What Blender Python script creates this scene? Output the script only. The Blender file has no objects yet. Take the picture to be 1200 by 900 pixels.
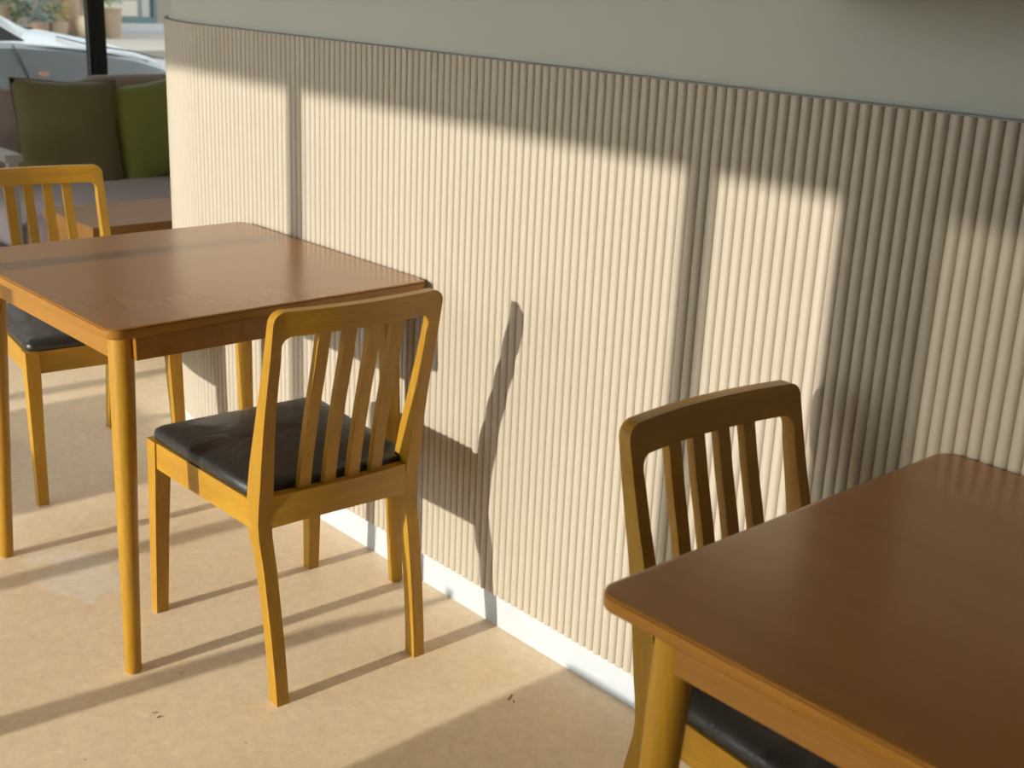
import bpy, bmesh, math, random
from mathutils import Vector, Matrix
random.seed(7)
sc = bpy.context.scene
COL = sc.collection

# ------------------------------------------------------------------ camera
CAM = Vector((0.0, -1.671, 1.3838))
YAW, PITCH, ROLL, FPX = 0.836, 0.3148, 0.045, 1470.0
fw = Vector((-math.sin(YAW)*math.cos(PITCH), math.cos(YAW)*math.cos(PITCH), -math.sin(PITCH)))
rt = Vector((math.cos(YAW), math.sin(YAW), 0))
up = rt.cross(fw)
rr = rt*math.cos(ROLL) + up*math.sin(ROLL)
uu = -rt*math.sin(ROLL) + up*math.cos(ROLL)
cd = bpy.data.cameras.new('camera')
cam = bpy.data.objects.new('camera', cd); COL.objects.link(cam)
M = Matrix((rr, uu, -fw)).transposed().to_4x4(); M.translation = CAM
cam.matrix_world = M
cd.sensor_width = 36.0; cd.lens = FPX/1200*36.0
cd.dof.use_dof = True; cd.dof.focus_distance = 2.45; cd.dof.aperture_fstop = 6.3
cd.clip_end = 200
sc.camera = cam

# ------------------------------------------------------------------ light
SUN_TAN, SUN_DRIFT = 0.25, 0.03       # rise and sideways drift per metre towards the wall
w = bpy.data.worlds.new('sky'); sc.world = w; w.use_nodes = True
bg = w.node_tree.nodes['Background']
bg.inputs[0].default_value = (0.95, 0.975, 1.0, 1); bg.inputs[1].default_value = 6.6
sd = bpy.data.lights.new('sun', 'SUN'); sun = bpy.data.objects.new('sun', sd); COL.objects.link(sun)
sd.energy = 5.2; sd.angle = math.radians(0.42); sd.color = (1.0, 0.91, 0.82)
sun.rotation_euler = Vector((SUN_DRIFT, 1.0, -SUN_TAN)).to_track_quat('-Z', 'Y').to_euler()
sun.location = (-2, -8, 5)
vs = sc.view_settings
vs.view_transform = 'Standard'; vs.look = 'None'; vs.gamma = 1.0; vs.use_curve_mapping = False
vs.exposure = 0.0
sc.cycles.max_bounces = 12; sc.cycles.diffuse_bounces = 8; sc.cycles.transparent_max_bounces = 16

# ------------------------------------------------------------------ materials
def mat(name, col, rough=0.5, metal=0.0, coat=0.0, spec=0.5):
    m = bpy.data.materials.new(name); m.use_nodes = True
    b = m.node_tree.nodes['Principled BSDF']
    b.inputs['Base Color'].default_value = (*col, 1); b.inputs['Roughness'].default_value = rough
    b.inputs['Metallic'].default_value = metal; b.inputs['Coat Weight'].default_value = coat
    b.inputs['Specular IOR Level'].default_value = spec
    return m
def nd(m, t, **kw):
    n = m.node_tree.nodes.new(t)
    for k, v in kw.items(): setattr(n, k, v)
    return n
def lk(m, a, b): m.node_tree.links.new(a, b)
def bsdf(m): return m.node_tree.nodes['Principled BSDF']
def coords(m, scale=(1,1,1), kind='Object'):
    tc = nd(m, 'ShaderNodeTexCoord'); mp = nd(m, 'ShaderNodeMapping'); mp.inputs['Scale'].default_value = scale
    lk(m, tc.outputs[kind], mp.inputs['Vector']); return mp.outputs['Vector']
def noise(m, vec, scale, detail=4, rough=.55, dist=0):
    n = nd(m, 'ShaderNodeTexNoise'); n.inputs['Scale'].default_value = scale; n.inputs['Detail'].default_value = detail
    n.inputs['Roughness'].default_value = rough; n.inputs['Distortion'].default_value = dist
    lk(m, vec, n.inputs['Vector']); return n.outputs['Fac']
def ramp(m, fac, stops):
    r = nd(m, 'ShaderNodeValToRGB'); e = r.color_ramp.elements
    while len(e) < len(stops): e.new(0.5)
    for el, (p, c) in zip(e, stops): el.position = p; el.color = (*c, 1) if len(c) == 3 else c
    lk(m, fac, r.inputs['Fac']); return r.outputs['Color']
def mixc(m, fac, a, b, mode='MIX'):
    x = nd(m, 'ShaderNodeMix', data_type='RGBA', blend_type=mode)
    for s, v in ((x.inputs[0], fac), (x.inputs[6], a), (x.inputs[7], b)):
        if hasattr(v, 'links'): lk(m, v, s)
        else: s.default_value = v if not isinstance(v, tuple) else (*v, 1)
    return x.outputs[2]
def bump(m, h, strength, dist=.001):
    b = nd(m, 'ShaderNodeBump'); b.inputs['Strength'].default_value = strength; b.inputs['Distance'].default_value = dist
    lk(m, h, b.inputs['Height']); lk(m, b.outputs['Normal'], bsdf(m).inputs['Normal'])

def wood(name, dark, light, axis, rough=.42, coat=.04, scale=1.0):
    m = mat(name, light, rough, coat=coat)
    bsdf(m).inputs['Coat Roughness'].default_value = .25
    s = {'x': (1.5, 22, 22), 'y': (22, 1.5, 22), 'z': (22, 22, 1.5)}[axis]
    v = coords(m, tuple(k*scale for k in s))
    f = noise(m, v, 1.6, 6, .6, .6)
    fine = noise(m, coords(m, tuple(k*9*scale for k in s)), 1.5, 3, .6)
    c = ramp(m, f, [(.3, dark), (.7, light)])
    lo = .86 if coat < .3 else .97
    g = ramp(m, fine, [(.35, (lo, lo, lo)), (.6, (1, 1, 1))])
    if coat < .3: c = mixc(m, 1.0, c, g, 'MULTIPLY')
    oi = nd(m, 'ShaderNodeObjectInfo')
    hs = nd(m, 'ShaderNodeHueSaturation')
    mr = nd(m, 'ShaderNodeMapRange'); mr.inputs['To Min'].default_value = .93; mr.inputs['To Max'].default_value = 1.07
    lk(m, oi.outputs['Random'], mr.inputs['Value']); lk(m, mr.outputs['Result'], hs.inputs['Value']); lk(m, c, hs.inputs['Color'])
    lk(m, hs.outputs['Color'], bsdf(m).inputs['Base Color'])
    if coat < .3: bump(m, fine, .06)
    return m
W_D, W_L = (.37, .178, .010), (.455, .245, .015)
M_WX = wood('chair_wood_x', W_D, W_L, 'x'); M_WY = wood('chair_wood_y', W_D, W_L, 'y'); M_WZ = wood('chair_wood_z', W_D, W_L, 'z')
M_TOP = wood('table_top_wood', (.275, .108, .010), (.30, .122, .013), 'x', .26, .35, .6)
M_EDGE = wood('table_edge_wood', (.30, .125, .012), (.37, .165, .018), 'x', .38, .1)
M_SHELF = wood('shelf_wood', (.07, .04, .016), (.12, .07, .03), 'x', .5, 0)
M_LOWT = wood('low_table_wood', (.17, .075, .014), (.23, .108, .021), 'y', .5, 0)

M_LEATH = mat('black_leather', (.022, .021, .019), .36, coat=.1)
lv = coords(M_LEATH); l1 = noise(M_LEATH, lv, 260, 3, .6); l2 = noise(M_LEATH, lv, 14, 4, .6, .8)
ad = nd(M_LEATH, 'ShaderNodeMath', operation='MULTIPLY_ADD'); lk(M_LEATH, l2, ad.inputs[0]); ad.inputs[1].default_value = 6.0; lk(M_LEATH, l1, ad.inputs[2])
bump(M_LEATH, ad.outputs[0], .35, .002)
lk(M_LEATH, ramp(M_LEATH, l2, [(.35, (.30, .30, .30)), (.7, (.44, .44, .44))]), bsdf(M_LEATH).inputs['Roughness'])

M_SLAT = mat('slat_paint', (.70, .615, .475), .42)
sv = coords(M_SLAT, (1, 1, .12)); lk(M_SLAT, mixc(M_SLAT, noise(M_SLAT, sv, 6, 3), (.49, .43, .338), (.465, .408, .32)), bsdf(M_SLAT).inputs['Base Color'])
M_WALL = mat('wall_paint', (.475, .487, .422), .7)
wv = coords(M_WALL); bump(M_WALL, noise(M_WALL, wv, 90, 3), .05)
M_BASE = mat('baseboard_paint', (.50, .535, .565), .45)
M_GROOVE = mat('groove_shade', (.20, .21, .19), .5)  # dark colour stands in for the shadowed groove above the slats
M_CEIL = mat('ceiling_paint', (.72, .72, .69), .8)
M_DWALL = mat('side_wall_paint', (.30, .28, .24), .8)

M_FLOOR = mat('floor_resin', (.6, .45, .3), .34, spec=.2)
fv = coords(M_FLOOR)
n1 = noise(M_FLOOR, fv, 1.1, 5, .6, .4); n2 = noise(M_FLOOR, fv, 5.5, 6, .65, 1.2); n3 = noise(M_FLOOR, coords(M_FLOOR, (14, 60, 14)), 1.4, 4, .6, .5)
c1 = ramp(M_FLOOR, n1, [(.38, (.83, .65, .43)), (.62, (.91, .73, .50))])
c2 = mixc(M_FLOOR, ramp(M_FLOOR, n2, [(.52, (0, 0, 0)), (.75, (.5, .5, .5))]), c1, (.90, .765, .565))
c3 = mixc(M_FLOOR, ramp(M_FLOOR, n2, [(.25, (.45, .45, .45)), (.4, (0, 0, 0))]), c2, (.86, .63, .36))
# a worn, paler scuffed patch where the coating has lifted
geo = nd(M_FLOOR, 'ShaderNodeNewGeometry')
mp = nd(M_FLOOR, 'ShaderNodeMapping'); mp.inputs['Location'].default_value = (2.66*2.6, .62*4.5, 0); mp.inputs['Scale'].default_value = (2.6, 4.5, 1)
lk(M_FLOOR, geo.outputs['Position'], mp.inputs['Vector'])
ln = nd(M_FLOOR, 'ShaderNodeVectorMath', operation='LENGTH'); lk(M_FLOOR, mp.outputs['Vector'], ln.inputs[0])
sb = nd(M_FLOOR, 'ShaderNodeMath', operation='MULTIPLY_ADD'); lk(M_FLOOR, n2, sb.inputs[0]); sb.inputs[1].default_value = 1.3; lk(M_FLOOR, ln.outputs['Value'], sb.inputs[2])
c4 = mixc(M_FLOOR, ramp(M_FLOOR, sb.outputs[0], [(.93, (.75, .75, .75)), (1.05, (0, 0, 0))]), c3, (.86, .77, .64))
spk = noise(M_FLOOR, fv, 55, 2, .5); 
c5 = mixc(M_FLOOR, ramp(M_FLOOR, spk, [(.74, (0, 0, 0)), (.78, (.5, .5, .5))]), c4, (.28, .19, .10))
mot = ramp(M_FLOOR, noise(M_FLOOR, fv, 38, 8, .72, .5), [(.32, (.88, .87, .86)), (.68, (1.05, 1.05, 1.05))])
c5 = mixc(M_FLOOR, 1.0, c5, mot, 'MULTIPLY')
lk(M_FLOOR, c5, bsdf(M_FLOOR).inputs['Base Color'])
lk(M_FLOOR, ramp(M_FLOOR, n2, [(.3, (.32, .32, .32)), (.7, (.52, .52, .52))]), bsdf(M_FLOOR).inputs['Roughness'])
ad = nd(M_FLOOR, 'ShaderNodeMath', operation='ADD'); lk(M_FLOOR, n2, ad.inputs[0]); lk(M_FLOOR, n3, ad.inputs[1]); ad.operation = 'MULTIPLY_ADD'; ad.inputs[1].default_value = 1.0; M_FLOOR.node_tree.links.remove(ad.inputs[1].links[0]); lk(M_FLOOR, noise(M_FLOOR, fv, 26, 3, .6, .3), ad.inputs[2])
bump(M_FLOOR, ad.outputs[0], .24, .003)

def fabric(name, col, var=.12):
    m = mat(name, col, .85, spec=.2)
    bsdf(m).inputs['Sheen Weight'].default_value = .25
    v = coords(m); n = noise(m, v, 9, 4)
    lk(m, mixc(m, n, tuple(c*(1-var) for c in col), tuple(c*(1+var) for c in col)), bsdf(m).inputs['Base Color'])
    bump(m, noise(m, v, 420, 2), .25, .001)
    return m
M_MAUVE = fabric('mauve_fabric', (.36, .285, .275)); M_OLIVE = fabric('olive_fabric', (.150, .128, .058)); M_GREEN = fabric('moss_fabric', (.20, .205, .045))
M_SEAT = fabric('pale_mauve_fabric', (.47, .40, .43))
M_ARM = mat('sofa_frame_paint', (.30, .29, .28), .35)
M_ARMW = M_LOWT
M_BLACK = mat('window_frame_black', (.012, .017, .016), .35)
M_GREYM = mat('window_frame_edge', (.22, .24, .24), .5)
M_COLUMN = mat('column_paint', (.5, .49, .45), .7)

def glass(name, tint):
    m = bpy.data.materials.new(name); m.use_nodes = True; nt = m.node_tree; nt.nodes.clear()
    o = nt.nodes.new('ShaderNodeOutputMaterial'); t = nt.nodes.new('ShaderNodeBsdfTransparent'); g = nt.nodes.new('ShaderNodeBsdfGlossy')
    t.inputs['Color'].default_value = (*tint, 1); g.inputs['Roughness'].default_value = 0.0
    f = nt.nodes.new('ShaderNodeFresnel'); f.inputs['IOR'].default_value = 1.45
    mx = nt.nodes.new('ShaderNodeMixShader'); nt.links.new(f.outputs[0], mx.inputs[0]); nt.links.new(t.outputs[0], mx.inputs[1]); nt.links.new(g.outputs[0], mx.inputs[2])
    nt.links.new(mx.outputs[0], o.inputs['Surface']); return m
M_GLASS = glass('clear_glass', (.95, .97, .96)); M_TINT = glass('tinted_glass', (.52, .52, .49))
M_CAR = mat('silver_car_paint', (.20, .222, .236), .5, metal=0, coat=.08)
M_CARG = mat('car_window_glass', (.03, .033, .035), .08)
M_RUB = mat('rubber', (.02, .02, .02), .8); M_RIM = mat('wheel_rim', (.4, .41, .42), .3, metal=.8)
M_SEAM = mat('panel_gap', (.03, .03, .035), .7); M_AMBER = mat('side_marker_lens', (.55, .32, .25), .2); M_CHROME = mat('chrome', (.75, .76, .77), .15, metal=1)
def rough_stone(name, a, b, scale, rough=.85):
    m = mat(name, a, rough); v = coords(m); n = noise(m, v, scale, 5, .6)
    lk(m, mixc(m, n, a, b), bsdf(m).inputs['Base Color']); bump(m, n, .2, .01); return m
M_ROAD = rough_stone('road_asphalt', (.11, .11, .11), (.15, .148, .14), 3)
M_PAVE = rough_stone('pavement_stone', (.125, .115, .095), (.17, .155, .13), 1.2)
M_TERRA = rough_stone('terracotta', (.13, .085, .055), (.17, .11, .075), 8)
M_CREAMP = rough_stone('cream_pot_glaze', (.34, .275, .18), (.40, .32, .22), 6)
M_TANP = rough_stone('tan_pot_clay', (.14, .10, .065), (.18, .13, .085), 8)
M_BARK = rough_stone('bark', (.16, .10, .06), (.26, .18, .11), 12)
M_SOIL = mat('soil', (.05, .035, .025), .9)
M_LEAF = [mat('leaf_blue_green', (.045, .08, .072), .6), mat('leaf_green', (.055, .09, .028), .6), mat('leaf_yellow', (.19, .16, .05), .6), mat('leaf_dark', (.025, .04, .03), .6)]
M_FACADE = rough_stone('facade_plaster', (.11, .09, .072), (.14, .115, .095), 2)
M_SHOPF = mat('shop_frame_teal', (.02, .05, .05), .4); M_SHOPG = mat('shop_pane', (.10, .11, .10), .12)
M_SILL = mat('stone_sill', (.20, .195, .185), .7); M_STEP = mat('step_stone', (.14, .15, .17), .8); M_SCREEN = mat('display_board', (.26, .24, .19), .7)
M_CRUMB = mat('dry_leaf', (.34, .23, .12), .8)

# ------------------------------------------------------------------ helpers
def link(o, parent=None):
    COL.objects.link(o)
    if parent is not None: o.parent = parent
    return o
def obj(name, bm, m, parent=None, smooth=False, angle=40):
    me = bpy.data.meshes.new(name); bmesh.ops.recalc_face_normals(bm, faces=bm.faces[:]); bm.to_mesh(me); bm.free()
    me.materials.append(m)
    if smooth:
        for p in me.polygons: p.use_smooth = True
        try: me.set_sharp_from_angle(angle=math.radians(angle))
        except Exception: pass
    return link(bpy.data.objects.new(name, me), parent)
def tag(o, label, cat, group=None, kind=None):
    o['label'] = label
    if cat: o['category'] = cat
    if group: o['group'] = group
    if kind: o['kind'] = kind
    return o
def struct(o, label=None, cat=None):
    o['kind'] = 'structure'
    if label: o['label'] = label
    if cat: o['category'] = cat
    return o
def empty(name, loc=(0,0,0), rz=0):
    o = bpy.data.objects.new(name, None); o.empty_display_size = .1; COL.objects.link(o)
    o.location = loc; o.rotation_euler = (0, 0, rz); return o
def copy_tree(o, parent=None):
    c = o.copy(); COL.objects.link(c); c.parent = parent
    for ch in list(o.children): copy_tree(ch, c)
    return c
def bevel(bm, off, seg=2, ang=30):
    es = [e for e in bm.edges if len(e.link_faces) == 2 and e.calc_face_angle(0) > math.radians(ang)]
    if es: bmesh.ops.bevel(bm, geom=es, offset=off, offset_type='OFFSET', segments=seg, profile=.5, affect='EDGES', clamp_overlap=True)
    return bm
def box(x0, x1, y0, y1, z0, z1, bev=0, seg=2, bm=None):
    b = bm or bmesh.new()
    vs = [b.verts.new(p) for p in ((x0,y0,z0),(x1,y0,z0),(x1,y1,z0),(x0,y1,z0),(x0,y0,z1),(x1,y0,z1),(x1,y1,z1),(x0,y1,z1))]
    for f in ((0,3,2,1),(4,5,6,7),(0,1,5,4),(1,2,6,5),(2,3,7,6),(3,0,4,7)): b.faces.new([vs[i] for i in f])
    if bev: bevel(b, bev, seg)
    return b
def loft(rings, closed=True, caps=True, bm=None):
    b = bm or bmesh.new()
    R = [[b.verts.new(p) for p in r] for r in rings]
    n = len(R[0])
    for a, c in zip(R, R[1:]):
        for i in range(n if closed else n-1):
            j = (i+1) % n
            b.faces.new((a[i], a[j], c[j], c[i]))
    if caps and closed: b.faces.new(R[0][::-1]); b.faces.new(R[-1])
    return b
def rect(cx, cy, z, hx, hy): return [(cx-hx,cy-hy,z),(cx+hx,cy-hy,z),(cx+hx,cy+hy,z),(cx-hx,cy+hy,z)]
def circle(cx, cy, z, r, n=20): return [(cx+r*math.cos(2*math.pi*i/n), cy+r*math.sin(2*math.pi*i/n), z) for i in range(n)]
def rrect(hx, hy, r, k=6):
    pts = []
    for sx, sy, a0 in ((1,1,0),(-1,1,90),(-1,-1,180),(1,-1,270)):
        for i in range(k+1):
            a = math.radians(a0+90*i/k); pts.append((sx*(hx-r)+r*math.cos(a), sy*(hy-r)+r*math.sin(a)))
    return pts
def lathe(prof, cx=0, cy=0, z0=0, n=20, caps=True): return loft([circle(cx, cy, z0+z, max(r, 1e-4), n) for r, z in prof], caps=caps)
def interp(tab, x):
    for (a, va), (b, vb) in zip(tab, tab[1:]):
        if x <= b: 
            t = (x-a)/(b-a); t = max(0, min(1, t)); return va+(vb-va)*t
    return tab[-1][1]
def smoothtab(tab, x):   # Catmull-Rom through the table
    n = len(tab)
    for i in range(n-1):
        if x <= tab[i+1][0] or i == n-2:
            p0 = tab[max(i-1, 0)][1]; p1 = tab[i][1]; p2 = tab[i+1][1]; p3 = tab[min(i+2, n-1)][1]
            t = max(0, min(1, (x-tab[i][0])/(tab[i+1][0]-tab[i][0])))
            return .5*((2*p1)+(-p0+p2)*t+(2*p0-5*p1+4*p2-p3)*t*t+(-p0+3*p1-3*p2+p3)*t**3)

# ------------------------------------------------------------------ room shell
XE, XW, YS, YN, ZC = 2.6, -6.45, -4.2, 3.0, 2.8
ARC_X, ARC_R = -3.16, .75
BASE_Z, PANEL_Z = .0765, 1.2233
floor = struct(obj('floor', box(XW-.1, XE+.1, YS-.1, YN+.1, -.15, 0), M_FLOOR), 'tan resin floor with scuffs and long sun shadows', 'floor')
ceiling = struct(obj('ceiling', box(XW-.1, XE+.1, YS-.1, YN+.1, ZC, ZC+.15), M_CEIL), 'plain pale ceiling above the dining room', 'ceiling')
def wall_path(off, n=26):          # off > 0 is towards the room
    pts = [(XE, -off), (ARC_X, -off)]
    for i in range(1, n+1):
        a = math.radians(90*i/n); r = ARC_R+off
        pts.append((ARC_X-r*math.sin(a), ARC_R-r*math.cos(a)))
    pts.append((ARC_X-ARC_R-off, YN)); return pts
def wall_strip(o0, o1, z0, z1):
    A, B = wall_path(o0), wall_path(o1)
    rings = [[(a[0],a[1],z0),(b[0],b[1],z0),(b[0],b[1],z1),(a[0],a[1],z1)] for a, b in zip(A, B)]
    return loft(rings)
wall_back = struct(obj('wall_back', wall_strip(-.12, -.003, 0, ZC), M_WALL, smooth=True), 'pale grey wall above the fluted panelling, rounded at its far end', 'wall')
bb = obj('backing_board', wall_strip(-.02, 0, BASE_Z, PANEL_Z), M_SLAT, wall_back, smooth=True)
trim = struct(obj('trim_1', wall_strip(-.013, .0085, PANEL_Z, PANEL_Z+.0028), M_GROOVE, smooth=True), 'thin dark strip standing in for the shadowed groove along the top of the slats', 'trim')
base = struct(obj('baseboard_back', wall_strip(-.02, .002, 0, BASE_Z), M_BASE, smooth=True), 'white skirting board under the fluted panelling', 'baseboard')
PITCH_S = .0213
def slat_mesh():
    k = 8; r = PITCH_S/2*.985
    prof = [(-r, .002)] + [(-r*math.cos(math.pi*i/k), -.0098*math.sin(math.pi*i/k)**.9) for i in range(1, k)] + [(r, .002)]
    return loft([[(x, y, z) for x, y in prof] for z in (BASE_Z-.001, PANEL_Z)])
s0 = obj('slat', slat_mesh(), M_SLAT, wall_back, smooth=True, angle=60)
first = True
def put_slat(x, y, rz):
    global first
    o = s0 if first else s0.copy()
    if not first: COL.objects.link(o); o.parent = wall_back
    first = False
    o.location = (x, y, 0); o.rotation_euler = (0, 0, rz)
n_flat = 196
for i in range(n_flat): put_slat(ARC_X+PITCH_S*(i+.5), 0, 0)
da = PITCH_S/ARC_R
i = 0
while (i+.5)*da < math.pi/2:
    a = (i+.5)*da; put_slat(ARC_X-ARC_R*math.sin(a), ARC_R-ARC_R*math.cos(a), -a); i += 1
N_SLATS = n_flat+i

struct(obj('wall_right', box(XE, XE+.12, YS, .12, 0, ZC), M_CEIL), 'plain end wall to the right of the tables', 'wall')
struct(obj('wall_far', box(XW, ARC_X-ARC_R, YN, YN+.12, 0, ZC), M_WALL), 'pale wall beside the sofa', 'wall')
# sunny window wall (behind the viewer on the left)
HEAD = 2.45
struct(obj('wall_front', box(XW-.1, XE+.12, YS-.16, YS, HEAD, ZC), M_DWALL), 'lintel wall above the sunny shop window', 'wall')
win2 = struct(obj('window_2', box(XW, XE, YS-.06, YS, HEAD-.05, HEAD), M_BLACK), 'tall black-framed window that lets the sun in', 'window')
def child_box(name, parent, m, *a, **k): return obj(name, box(*a, **k), m, parent)
mull = [-5.38, -4.09, -2.80, -1.51]
for x in mull: child_box('mullion', win2, M_BLACK, x-.033, x+.033, YS-.06, YS, 0, HEAD-.05)
child_box('column', win2, M_COLUMN, -1.231, -1.056, YS-.17, YS+.0, 0, HEAD-.05)
for x in (.75, 2.0): child_box('mullion', win2, M_BLACK, x-.033, x+.033, YS-.06, YS, 0, HEAD-.05)
xs = [XW]+mull+[-1.231]
for a, b in zip(xs, xs[1:]): child_box('pane', win2, M_GLASS, a+.02, b-.02, YS-.031, YS-.029, .01, HEAD-.06)
for a, b in ((-1.056, .75), (.75, 2.0), (2.0, XE)): child_box('pane', win2, M_TINT, a+.0, b-.0, YS-.031, YS-.029, .01, HEAD-.06)
struct(obj('wall_front_end', box(XW, -5.1, YS-.16, YS-.07, 0, HEAD), M_DWALL), 'solid wall at the far end of the sunny window', 'wall')
struct(obj('wall_front_blocker', box(-.3, XE, YS-.16, YS-.07, 0, HEAD), M_DWALL), 'unseen wall added right of the sunny window to cut fill light', 'wall')  # unseen, added behind the right panes to reduce fill on that side
child_box('bottom_rail', win2, M_BLACK, XW, XE, YS-.06, YS, 0, .05)
# unseen canopy, added to cut fill through the sunny window: its front edge cuts the sun off at the top of the wall
canopy = empty('canopy', (0, 0, 0))
obj('roof', box(XW, XE+.2, YS-1.46, YS-.16, 2.503, 2.60, .004), M_DWALL, canopy)
for x in (-6.2, -1.15, 2.3): obj('bracket', box(x, x+.06, YS-1.3, YS-.16, 2.60, 2.68), M_BLACK, canopy)
canopy.location = (-2.6, 0, 0); canopy.rotation_euler.y = .012
for ch in canopy.children: ch.location.x += 2.6
tag(canopy, 'unseen flat canopy added outside to shade the sunny window', 'canopy')
# window behind the sofa
win1 = struct(obj('window_1', box(XW-.06, XW, YS, YN, HEAD+.2, HEAD+.26), M_BLACK), 'black-framed street window behind the sofa', 'window')
struct(obj('wall_left', box(XW-.1, XW, YS, YN, HEAD+.26, ZC), M_DWALL), 'wall strip above the street window', 'wall')
for y in (-3.0, -.95, 1.155):
    mm = child_box('mullion', win1, M_BLACK, XW-.03, XW+.02, y-.042, y+.047, 0, HEAD+.2, bev=.004)
    child_box('edge_strip', mm, M_GREYM, XW+.005, XW+.018, y-.046, y-.0425, 0, HEAD+.2)
    child_box('glazing_bead', mm, M_BLACK, XW+.0205, XW+.028, y-.02, y-.004, 0, HEAD+.2)
ys = [YS, -3.0, -.95, 1.155, YN]
for a, b in zip(ys, ys[1:]): child_box('pane', win1, M_GLASS, XW-.021, XW-.019, a+.03, b-.03, .05, HEAD+.2)
child_box('bottom_rail', win1, M_BLACK, XW-.06, XW+.02, YS, YN, 0, .06)

# ------------------------------------------------------------------ tables
TZ = .74
def make_table(W, D):
    t = empty('dining_table')
    hx, hy = W/2, D/2
    def ring(d, r_, z): return [(x, y, z) for x, y in rrect(hx-d, hy-d, r_, 7)]
    tt = obj('table_top', loft([ring(.0015, .026, TZ-.004), ring(.0003, .028, TZ-.0022), ring(.0012, .027, TZ-.0006), ring(.003, .025, TZ), ring(.008, .022, TZ), ring(.05, .02, TZ)]), M_TOP, t, smooth=True, angle=50)
    obj('edge_band', loft([ring(.005, .024, TZ-.0215), ring(.001, .027, TZ-.019), ring(0, .028, TZ-.017), ring(0, .028, TZ-.0041)]), M_EDGE, tt, smooth=True, angle=50)
    ax, ay = hx-.050, hy-.048
    for s in (-1, 1):
        obj('apron', box(-hx+.075, hx-.075, s*ay-.01, s*ay+.01, TZ-.078, TZ-.022, .0015), M_EDGE, t)
        obj('apron', box(s*ax-.01, s*ax+.01, -hy+.07, hy-.07, TZ-.078, TZ-.022, .0015), M_EDGE, t)
    for sx in (-1, 1):
        for sy in (-1, 1):
            rings = []
            for z, r in ((0, .0135), (.004, .0165), (.2, .0185), (.45, .0222), (.62, .024), (.7185, .0242)):
                k = z/.72
                cx = sx*(hx-.058-(.020*k)); cy = sy*(hy-.036-(.022*k))
                rings.append(circle(cx, cy, z, r, 24))
            obj('leg', loft(rings), M_WZ, t, smooth=True)
    return t
t1 = make_table(.785, .740)
t1.location = (-2.505, -.390, 0); t1.rotation_euler.z = .013
tag(t1, 'square brown wooden dining table between two chairs, fully in view by the wall', 'table', 'cafe dining tables')
t2 = copy_tree(t1); t2.location = (-.866+.3925, -.382, 0); t2.rotation_euler.z = .004
tag(t2, 'brown wooden dining table cut off at the bottom right corner', 'table', 'cafe dining tables')
t3 = copy_tree(t1); t3.location = (-3.14-.3925, -2.95-.376, 0)
tag(t3, 'brown wooden dining table in the window row, behind the pulled-out chair', 'table', 'cafe dining tables')
t4 = copy_tree(t1); t4.location = (-1.72+.3925, -2.90-.376, 0)
tag(t4, 'brown wooden dining table in the window row, nearest the column', 'table', 'cafe dining tables')

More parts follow.
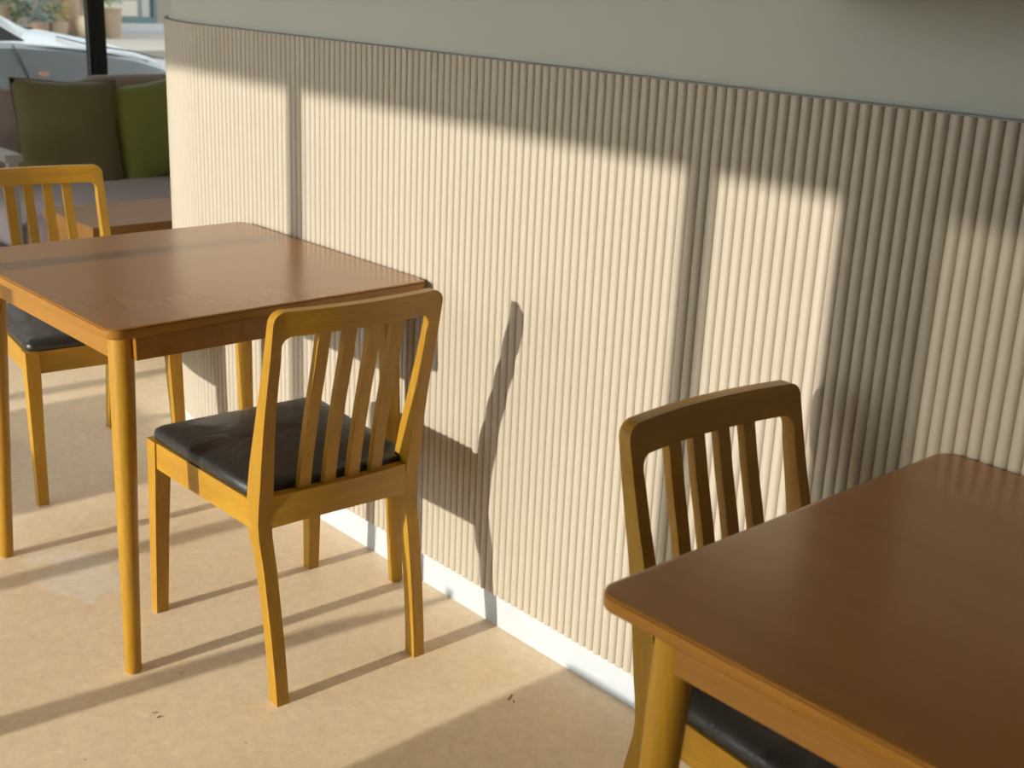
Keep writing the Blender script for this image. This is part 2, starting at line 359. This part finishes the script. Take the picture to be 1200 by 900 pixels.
# ------------------------------------------------------------------ chairs  (local: +x is forward, origin between the back legs)
F_FRONT = [(0,.015),(.15,.027),(.285,.050),(.36,.076),(.45,.069),(.61,.028),(.73,-.005),(.805,-.021)]
F_BACK = [(0,-.017),(.15,-.002),(.285,.018),(.36,.034),(.45,.022),(.52,.012),(.61,-.004),(.73,-.030),(.805,-.043)]
HW_O = [(0,.176),(.4,.183),(.805,.184)]
ST_W = [(0,.026),(.285,.028),(.42,.030),(.62,.023),(.805,.021)]
def make_chair():
    c = empty('dining_chair')
    ZJ = .715
    zs = [0,.05,.1,.15,.2,.24,.28,.31,.34,.37,.4,.43,.46,.5,.54,.58,.62,.66,ZJ]
    def fb(z): return smoothtab(F_FRONT, z), smoothtab(F_BACK, z)
    for s in (-1, 1):
        rings = []
        for z in zs:
            f, b = fb(z); o = interp(HW_O, z); i_ = o-interp(ST_W, z)
            y0, y1 = sorted((s*i_, s*o)); rings.append([(b,y0,z),(f,y0,z),(f,y1,z),(b,y1,z)])
        obj('back_leg', bevel(loft(rings), .0028, 2, 40), M_WZ, c, smooth=True, angle=35)
    # top rail: an inverted U with rounded corners, bowed backwards
    outer, inner = [], []
    zt, w_o, w_t = .805, .184, .021
    zi = .757
    Ro, Ri = .024, .020
    def U(w, zt, R, zb, n=7):
        p = [(-interp_w(w, zb), zb), (-w, zt-R)]
        for i in range(1, n): a = math.radians(180-90*i/n); p.append((-w+R+R*math.cos(a), zt-R+R*math.sin(a)))
        p.append((-w+R, zt))
        for i in range(1, 12): p.append((-w+R+(2*w-2*R)*i/12, zt))
        p.append((w-R, zt))
        for i in range(1, n): a = math.radians(90-90*i/n); p.append((w-R+R*math.cos(a), zt-R+R*math.sin(a)))
        p += [(w, zt-R), (interp_w(w, zb), zb)]
        return p
    def interp_w(w, zb): return w-(.184-interp(HW_O, zb)) if w > .175 else interp(HW_O, zb)-interp(ST_W, zb)
    O = U(w_o, zt, Ro, ZJ); I = U(w_o-w_t, zi, Ri, ZJ)
    rings = []
    def bow(y): return -.015*(1-(min(abs(y), .162)/.162)**2)
    for (yo, zo), (yi, zi_) in zip(O, I):
        fo, bo = fb(zo); fi, bi = fb(zi_)
        rings.append([(bo+bow(yo), yo, zo), (fo+bow(yo), yo, zo), (fi+bow(yi), yi, zi_), (bi+bow(yi), yi, zi_)])
    obj('top_rail', bevel(loft(rings), .003, 2, 50), M_WY, c, smooth=True, angle=40)
    # lower back rail
    rings = []
    for i in range(13):
        y = -.166+.332*i/12; bw = -.012*(1-(y/.166)**2); dz = .008*(1-(y/.166)**2)
        rings.append([(.036+bw, y, .357+dz), (.058+bw, y, .357+dz), (.052+bw, y, .427), (.030+bw, y, .427)])
    obj('back_rail', bevel(loft(rings), .002, 2, 50), M_WY, c, smooth=True, angle=40)
    for y in (-.082, -.0275, .0275, .082):   # four upright slats
        rings = []
        for k in range(11):
            z = .420+(.765-.420)*k/10
            f, b = fb(z); m_ = (f+b)/2+bow(y)*min(1, .75+.25*k/10)-.002
            yy = y*(1-.02*k/10)
            rings.append([(m_-.0075, yy-.0125, z), (m_+.0075, yy-.0125, z), (m_+.0075, yy+.0125, z), (m_-.0075, yy+.0125, z)])
        obj('back_slat', bevel(loft(rings), .002, 2, 50), M_WZ, c, smooth=True, angle=40)
    for s in (-1, 1):
        # side rail
        rings = []
        for f, o in ((.045, .1825), (.445, .2045)):
            y0, y1 = sorted((s*(o-.022), s*(o-.001)))
            rings.append([(f, y0, .355), (f, y1, .355), (f, y1, .414), (f, y0, .414)])
        obj('side_rail', bevel(loft(rings), .0015, 1, 50), M_WX, c)
        rings = []
        for z, f0, f1, wd in ((0, .466, .493, .027), (.2, .452, .484, .031), (.34, .440, .478, .035), (.4155, .436, .476, .035)):
            y0, y1 = sorted((s*.207, s*(.207-wd))); rings.append([(f0,y0,z),(f1,y0,z),(f1,y1,z),(f0,y1,z)])
        obj('front_leg', bevel(loft(rings), .003, 2, 40), M_WZ, c, smooth=True, angle=35)
    obj('front_rail', box(.448, .470, -.175, .175, .355, .414, .0015, 1), M_WY, c)
    # seat pad
    side = [(.048, .150), (.0745, .154), (.080, .1795), (.084, .1825), (.18, .1885), (.30, .1945), (.42, .1995), (.452, .1995), (.464, .195), (.470, .184)]
    pts = [(f, y) for f, y in side]+[(.4715, .09), (.4715, 0), (.4715, -.09)]+[(f, -y) for f, y in side[::-1]]+[(.047, -.07), (.047, .07)]
    rings = []
    for sc_, z in ((.975,.4145),(.995,.417),(1.0,.424),(.997,.431),(.985,.437),(.96,.4415),(.90,.4455),(.80,.449),(.6,.4525),(.4,.4545),(.2,.4555),(.05,.456)):
        rings.append([(.262+(f-.262)*sc_, y*sc_, z) for f, y in pts])
    obj('seat_pad', loft(rings), M_LEATH, c, smooth=True, angle=80)
    return c
ch1 = make_chair()
ch1.location = (-1.885, -.382, 0); ch1.rotation_euler.z = math.pi-math.radians(2.0)
tag(ch1, 'golden wooden slat-back chair with black seat, in front, whole chair lit by the sun', 'chair', 'slat-back dining chairs')
ch0 = copy_tree(ch1); ch0.location = (-3.545, -.305, 0); ch0.rotation_euler.z = -math.radians(5.0)
tag(ch0, 'golden wooden slat-back chair on the far side of the table, near the sofa', 'chair', 'slat-back dining chairs')
ch2 = copy_tree(ch1); ch2.location = (-1.064, -.280, 0); ch2.rotation_euler.z = math.radians(-2.5)
tag(ch2, 'shaded wooden slat-back chair tucked behind the table at bottom right', 'chair', 'slat-back dining chairs')
ch3 = copy_tree(ch1); ch3.location = (-2.185, -3.30, 0); ch3.rotation_euler.z = math.pi-math.radians(10)
tag(ch3, 'wooden slat-back chair pulled out between the tables of the window row', 'chair', 'slat-back dining chairs')

# ------------------------------------------------------------------ wall shelf
sh = empty('wall_shelf', (-.6, .012, 1.385))
obj('board', box(-.58, 1.6, -.46, 0, 0, .04, .003), M_SHELF, sh)
for x in (-.45, .5, 1.4): obj('bracket', box(x, x+.02, -.30, 0, .04, .14, .002), M_SHELF, sh)
tag(sh, 'dark wooden wall shelf whose underside just shows at the top right edge', 'shelf')

# ------------------------------------------------------------------ low table
lt = empty('low_table', (-4.72, .77, 0))
obj('table_top', box(-.235, .235, -.53, .53, .375, .42, .004), M_LOWT, lt)
for s in (-1, 1):
    obj('apron', box(-.2, .2, s*.49-.012, s*.49+.012, .30, .3745, .002), M_LOWT, lt)
    obj('apron', box(s*.205-.012, s*.205+.012, -.47, .47, .30, .3745, .002), M_LOWT, lt)
    for t in (-1, 1): obj('leg', box(s*.205-.022, s*.205+.022, t*.50-.022, t*.50+.022, 0, .3745, .003), M_LOWT, lt)
tag(lt, 'low rectangular wooden coffee table in front of the mauve sofa', 'table')

# ------------------------------------------------------------------ sofa and cushions
def cushion(hx, hy, h, r=.06, dome=.02, edge=.05):
    pts = rrect(hx, hy, r, 6); rings = []
    prof = [(-edge*.35, 0), (-.0, edge*.5), (0, h-edge*.6), (-edge*.3, h-edge*.15), (-edge*.8, h)]
    for d, z in prof: rings.append([(x*(hx+d)/hx, y*(hy+d)/hy, z) for x, y in pts])
    for k in (.75, .5, .25, .03):
        q = (1-edge*.8/hx)*k; q2 = (1-edge*.8/hy)*k
        rings.append([(x*q, y*q2, h+dome*(1-k*k)) for x, y in pts])
    return loft(rings)
sf = empty('sofa', (-5.62, 1.45, 0))
L = 1.26
fr = obj('seat_frame', box(-.55, .50, -L, L, .11, .185, .01), M_ARM, sf)
for y0, y1 in ((-L+.03, -.005), (.005, L-.03)):
    o = obj('seat_cushion', cushion(.50, (y1-y0)/2, .165, .07, .02, .07), M_SEAT, sf, smooth=True, angle=80); o.location = (.03, (y0+y1)/2, .185)
def back_pad(y0, y1, top, name):
    hw = (y1-y0)/2; bm = cushion(.26, hw, .15, .10, .012, .06)
    o = obj(name, bm, M_MAUVE, sf, smooth=True, angle=80)
    o.rotation_euler = (0, math.radians(78), 0); o.location = (-.50, (y0+y1)/2, top-.27); return o
back_pad(-L+.02, -.60, .775, 'back_cushion'); back_pad(-.58, .33, .825, 'back_cushion'); back_pad(.35, L-.02, .82, 'back_cushion')
obj('back_frame', box(-.58, -.53, -L, L, .24, .60, .01), M_ARM, sf)
for s in (-1, 1):
    y = s*(L+.0)
    obj('armrest', box(-.55, .53, y-.035, y+.035, .585, .615, .01), M_ARM, sf)
    obj('arm_post', box(.48, .515, y-.018, y+.018, 0, .585, .004), M_ARM, sf)
    obj('arm_post', box(-.55, -.515, y-.018, y+.018, 0, .585, .004), M_ARM, sf)
tag(sf, 'mauve upholstered sofa with grey arms under the street window', 'sofa')

def pillow(name, a, th, m, loc, rot, label):
    n = 16; bm = bmesh.new(); g = {}
    for side in (1, -1):
        for i in range(n+1):
            for j in range(n+1):
                u, v = -1+2*i/n, -1+2*j/n
                edge = (i in (0, n)) or (j in (0, n))
                if side == -1 and edge: g[(side, i, j)] = g[(1, i, j)]; continue
                pin = 1-.07*(1-abs(u*v))*(max(abs(u), abs(v))**6)
                h = th*((1-u*u)*(1-v*v))**.42
                h *= 1+.06*math.sin(3*u+1.3*v)
                g[(side, i, j)] = bm.verts.new((u*a*pin, v*a*pin, side*h))
    for side in (1, -1):
        for i in range(n):
            for j in range(n): bm.faces.new([g[(side, i, j)], g[(side, i+1, j)], g[(side, i+1, j+1)], g[(side, i, j+1)]])
    p = empty(name, loc); p.rotation_euler = rot
    obj('cover', bm, m, p, smooth=True, angle=180)
    # piping seam
    ring = []
    for k in range(4*12):
        q, t = divmod(k, 12); t = -1+2*t/12
        u, v = ((t, -1), (1, t), (-t, 1), (-1, -t))[q]
        pin = 1-.07*(1-abs(u*v)); ring.append(Vector((u*a*pin, v*a*pin, 0)))
    rings = []
    for k, c_ in enumerate(ring):
        d = (ring[(k+1) % 48]-ring[k-1]).normalized(); nn = d.cross(Vector((0, 0, 1)))
        rings.append([c_+.004*(nn*math.cos(x)+Vector((0, 0, 1))*math.sin(x)) for x in (0, 1.57, 3.14, 4.71)])
    obj('seam', loft(rings+[rings[0]], caps=False), m, p, smooth=True, angle=180)
    tag(p, label, 'cushion', 'throw cushions on the sofa'); return p
R = math.radians
pillow('throw_cushion', .245, .085, M_OLIVE, (-5.83, .725, .595), (R(78), R(2), R(90-4)), 'dull olive brown throw cushion standing on the sofa, left of the brighter green one')
pillow('throw_cushion', .245, .085, M_GREEN, (-5.86, 1.175, .580), (R(78), R(-7), R(90+8)), 'brighter moss green throw cushion on the sofa beside the rounded wall')

# ------------------------------------------------------------------ outside: street, car
GZ = -.15
upper = struct(obj('wall_upper', box(XW-.1, 12, YS-.16, 14, ZC+.15, 13), M_FACADE), 'upper storeys of the building above the room', 'wall')
street = struct(obj('ground', box(-60, 40, -60, 60, GZ-.2, GZ), M_ROAD), 'grey street outside the windows', 'street')
pave = struct(obj('pavement', box(-60, -19.5, -40, 60, GZ, -.02), M_PAVE), 'pale stone pavement across the street', 'pavement')

car = empty('car', (-9.45, .60, GZ)); HWc = .85     # local: +y towards the nose, ground at 0
S_ = [  # y, sill z, shoulder z, crown z, centre z, half width, crown half width
 (2.32,.30,.58,.60,.62,.42,.30),(2.27,.24,.64,.665,.70,.62,.46),(2.15,.20,.74,.775,.81,.76,.56),(2.0,.20,.815,.85,.88,.82,.60),(1.8,.20,.872,.915,.94,.845,.62),
 (1.45,.20,.923,.985,1.005,.85,.63),(1.15,.20,.952,1.02,1.04,.85,.64),(.95,.20,.966,1.035,1.06,.85,.64),(.6,.20,.972,1.03,1.05,.85,.66),(-.6,.20,.985,1.03,1.04,.85,.66),(-1.4,.22,.98,1.03,1.04,.84,.64),(-1.9,.26,.95,1.0,1.01,.80,.60),(-2.15,.34,.85,.88,.9,.68,.5)]
rings = []
for y, zs_, zh, zc, zm, hw, cw in S_:
    half = [(hw*.93, zs_), (hw, zs_+.14), (hw*1.0, (zs_+zh)/2+.05), (hw*.985, zh-.035), (hw*.955, zh), (cw*1.06, zc-.012), (cw, zc), (cw*.5, (zc+zm*2)/3)]
    rings.append([(x, y, z) for x, z in half]+[(0, y, zm)]+[(-x, y, z) for x, z in half[::-1]])
obj('body', loft(rings), M_CAR, car, smooth=True, angle=24)
C_ = [(1.16,1.02,.66,.60),(1.02,1.085,.79,.63),(.86,1.175,.80,.62),(.45,1.385,.80,.58),(.05,1.47,.80,.56),(-.5,1.49,.80,.56),(-1.1,1.42,.79,.54),(-1.65,1.15,.74,.5),(-1.85,1.02,.68,.48)]
def cabin_x(y, z):          # half width of the cabin side at y, z
    bw = interp([(-c[0], c[2]) for c in C_], -y); tw = interp([(-c[0], c[3]) for c in C_], -y); zt_ = interp([(-c[0], c[1]) for c in C_], -y)
    return bw+(tw-bw)*max(0, min(1, (z-.955)/max(zt_-.955, .02)))
rings = []
for y, zt_, bw, tw in C_:
    half = [(bw, .90), (bw, .955), ((bw+tw)/2, (.955+zt_)/2), (tw, zt_), (tw*.5, zt_+.012)]
    rings.append([(x, y, z) for x, z in half]+[(0, y, zt_+.018)]+[(-x, y, z) for x, z in half[::-1]])
obj('cabin', loft(rings), M_CAR, car, smooth=True, angle=40)
def pane_on_car(name, pts, th=.012, m=M_CARG):
    bm = bmesh.new(); a = [bm.verts.new(p) for p in pts]; f = bm.faces.new(a)
    n = f.normal if f.normal.length else Vector((1, 0, 0)); f.normal_update(); n = f.normal.copy()
    ex = bmesh.ops.extrude_face_region(bm, geom=[f]); bmesh.ops.translate(bm, vec=n*th, verts=[v for v in ex['geom'] if isinstance(v, bmesh.types.BMVert)])
    return obj(name, bm, m, car)
for s in (1, -1):
    for poly in ([(1.03, .972), (.55, .978), (.47, 1.30), (.70, 1.185), (.90, 1.075)], [(.47, .978), (-1.2, .985), (-1.02, 1.33), (.05, 1.405), (.40, 1.315)]):
        q = [(s*(cabin_x(y, z)+.010), y, z) for y, z in poly]
        pane_on_car('side_window', q[::-1] if s > 0 else q)
pane_on_car('windscreen', [(-.56, 1.06, 1.075), (.56, 1.06, 1.075), (.50, .44, 1.405), (-.50, .44, 1.405)])
def strip(name, pts, r, m, parent=car):
    rings = []
    for k, p in enumerate(pts):
        p = Vector(p); d = (Vector(pts[min(k+1, len(pts)-1)])-Vector(pts[max(k-1, 0)])).normalized()
        a = d.cross(Vector((.3, .2, 1))).normalized(); b_ = d.cross(a)
        rings.append([p+r*(a*math.cos(t)+b_*math.sin(t)) for t in (0, 1.05, 2.09, 3.14, 4.19, 5.24)])
    return obj(name, loft(rings), m, parent, smooth=True, angle=180)
strip('door_gap', [(.835, .93, .955), (.846, .965, .87), (.850, 1.0, .78), (.851, 1.035, .68), (.851, 1.05, .5), (.85, 1.02, .3)], .006, M_SEAM)
strip('bonnet_gap', [(.70, 1.28, 1.0), (.755, 1.38, .975), (.79, 1.5, .945), (.775, 1.8, .905), (.74, 2.05, .845)], .005, M_SEAM)
strip('waist_line', [(.815, 1.0, .952), (.83, 1.3, .93), (.822, 1.6, .893), (.80, 1.9, .84)], .007, M_CAR)
obj('wiper', box(-.5, .5, 1.17, 1.20, 1.035, 1.05, .004), M_SEAM, car)
obj('side_marker', loft([[(x, 1.12+.035*math.cos(t), .765+.018*math.sin(t)) for t in [k*math.pi/6 for k in range(12)]] for x in (.84, .862)]), M_AMBER, car)
for s in (1, -1):
    for y in (1.50, -1.25):
        rings = []
        for x, r in ((.60, .30), (.62, .315), (.80, .315), (.845, .30), (.848, .215)): rings.append([(s*x, y+r*math.cos(2*math.pi*k/24), .315+r*math.sin(2*math.pi*k/24)) for k in range(24)])
        wl = obj('wheel', loft(rings), M_RUB, car, smooth=True)
        rings = []
        for x, r in ((.84, .215), (.856, .20), (.85, .06)): rings.append([(s*x, y+r*math.cos(2*math.pi*k/24), .315+r*math.sin(2*math.pi*k/24)) for k in range(24)])
        obj('rim', loft(rings), M_RIM, wl, smooth=True)
    mr_ = obj('wing_mirror', lathe([(.03, 0), (.07, .03), (.08, .08), (.05, .12)], 0, 0, 0, 12), M_CAR, car, smooth=True); mr_.location = (s*.90, .72, 1.0)
    bm = loft([[(s*x, 2.10+dy, z) for dy, z in ((0,.60),(.10,.60),(.04,.70),(-.1,.72))] for x in (.45, .77)]); obj('headlamp', bm, M_CHROME, car)
tag(car, 'silver parked car seen through the window above the sofa', 'car')

# pots and plants across the street
def plant(name, x, y, prof, potm, leaves, seed, label, cat='plant', trunk=None):
    random.seed(seed)
    p = empty(name, (x, y, -.02))
    pot = obj('pot', lathe(prof, n=24), potm, p, smooth=True, angle=50)
    top = prof[-1]
    obj('rim', lathe([(top[0]*.94, top[1]-.03), (top[0]*1.06, top[1]-.028), (top[0]*1.06, top[1]+.012), (top[0]*.86, top[1]+.012)], n=24), potm, pot, smooth=True, angle=50)
    if leaves:
        mi, n, rx, z0, z1, ls = leaves
        stem = trunk or .012
        b = loft([circle(.02*math.sin(z*5), .02*math.cos(z*4)-.02, z, stem, 8) for z in (top[1]-.05, top[1]+.1, (z0+z1)/2, z1-.1)])
        obj('stem', b, M_BARK, p, smooth=True)
        bm = bmesh.new()
        for k in range(n):
            a = random.random()*6.283; t = random.random(); rr_ = rx*math.sqrt(random.random())*(1-.3*abs(2*t-1))
            c = Vector((rr_*math.cos(a), rr_*math.sin(a), z0+(z1-z0)*t))
            d = Vector((random.gauss(0, 1), random.gauss(0, 1), random.gauss(.3, .8))).normalized(); e = d.cross(Vector((random.gauss(0, 1), random.gauss(0, 1), random.gauss(0, 1)))).normalized()
            l = ls*random.uniform(.6, 1.3); wd = l*.28
            q = [c-d*l/2, c+e*wd/2, c+d*l/2+e.cross(d)*.1*l, c-e*wd/2]
            bm.faces.new([bm.verts.new(v) for v in q])
        fo = obj('foliage', bm, M_LEAF[mi], p); fo['kind'] = 'stuff'
    tag(p, label, cat, 'pots across the street'); return p
bowl = [(.13, 0), (.16, .08), (.18, .25), (.175, .27)]
tall = [(.12, 0), (.145, .12), (.165, .38), (.17, .52)]
vase = [(.06, 0), (.11, .05), (.155, .17), (.16, .28), (.14, .37)]
plant('potted_shrub', -22.5, 7.17, bowl, M_TERRA, (0, 520, .42, .3, 1.3, .13), 1, 'blue-green shrub in a low brown pot, just above the car bonnet')
plant('potted_shrub', -22.5, 7.50, bowl, M_TANP, (2, 420, .30, .33, 1.1, .11), 2, 'yellowish shrub in a tan pot, next to the brown tree trunk')
plant('potted_shrub', -22.7, 6.60, tall, M_TERRA, (1, 520, .45, .2, 1.2, .13), 3, 'green shrub above the car windscreen, at the left picture edge')
plant('potted_shrub', -23.6, 6.9, tall, M_TERRA, (3, 700, .7, .3, 1.9, .16), 4, 'dark tall shrub behind the other potted shrubs')
plant('flower_vase', -22.5, 8.00, vase, M_CREAMP, (2, 160, .18, .55, 1.0, .08), 5, 'round cream vase standing left of the black window post')
plant('potted_shrub', -22.5, 8.52, tall, M_TANP, (1, 260, .25, .6, 1.2, .1), 6, 'tall tapered tan planter right of the black window post')
tr = empty('tree', (-23.0, 7.95, -.02))
obj('trunk', loft([circle(.03*math.sin(z), .02*z, z, r, 14) for z, r in ((0, .22), (.3, .15), (1, .13), (2, .11), (2.6, .09))]), M_BARK, tr, smooth=True)
random.seed(11); bm = bmesh.new()
for k in range(1400):
    a = random.random()*6.283; t = random.random(); q = 1.3*math.sqrt(random.random())
    c = Vector((q*math.cos(a), q*math.sin(a), 2.3+1.8*t)); d = Vector((random.gauss(0, 1), random.gauss(0, 1), random.gauss(0, 1))).normalized(); e = d.orthogonal().normalized(); l = .22
    bm.faces.new([bm.verts.new(v) for v in (c-d*l/2, c+e*.05, c+d*l/2, c-e*.05)])
fo = obj('foliage', bm, M_LEAF[1], tr); fo['kind'] = 'stuff'
tag(tr, 'brown tree trunk between the potted shrubs and the cream vase', 'tree')

bl = empty('shop_building', (-25, 9.5, -.02))
obj('wall', box(-4, 0, -45, -.35, 0, 13), M_FACADE, bl); obj('wall', box(-4, 0, 1.12, 30, 0, 13), M_FACADE, bl); obj('wall', box(-4, 0, -.35, 1.12, 2.5, 13), M_FACADE, bl)
sw = obj('shop_window', box(-.1, 0, -.35, 1.12, .14, .26), M_SHOPF, bl)
obj('pane', box(-.08, -.06, -.35, 1.12, .26, 2.4), M_SHOPG, sw); obj('frame_post', box(-.1, .01, 1.04, 1.12, .26, 2.5), M_SHOPF, sw); obj('frame_post', box(-.1, .01, -.35, -.27, .26, 2.5), M_SHOPF, sw)
obj('frame_head', box(-.1, .01, -.35, 1.12, 2.4, 2.5), M_SHOPF, sw)
obj('display_board', box(-.058, -.05, -.2, .72, .28, .58), M_SCREEN, sw); obj('curtain', box(-.058, -.04, .82, .98, .27, 2.3), M_SILL, sw)
obj('sill', box(-.1, .15, -.45, 1.2, .0, .14), M_SILL, bl); obj('step', box(.15, .9, -.5, 1.4, 0, .02), M_STEP, bl)
tag(bl, 'shop front with dark framed display window across the street', 'building')

# ------------------------------------------------------------------ specks on the floor
def scrap(x, y, s, seed, label):
    random.seed(seed); n = 9; pts = []
    for k in range(n):
        a = 2*math.pi*k/n; r = s*random.uniform(.5, 1.1); pts.append((r*1.6*math.cos(a), r*.5*math.sin(a)))
    bm = loft([[(px, py, 0) for px, py in pts], [(px*.85, py*.85, .0012+.0015*abs(px)/s) for px, py in pts]])
    o = obj('dry_leaf_scrap', bm, M_CRUMB); o.location = (x, y, .0); o.rotation_euler.z = seed
    tag(o, label, 'debris', 'scraps on the floor')
scrap(-1.622, -.172, .007, 2, 'curled brown scrap at the edge of the rounded floor shadow')
scrap(-1.606, -.176, .0038, 3, 'smaller brown crumb touching the curled scrap')
scrap(-2.000, -.757, .004, 4, 'tiny brown crumb on the floor in front of the middle table leg')
scrap(-1.982, -.755, .003, 5, 'tiniest crumb just right of the one before the table leg')
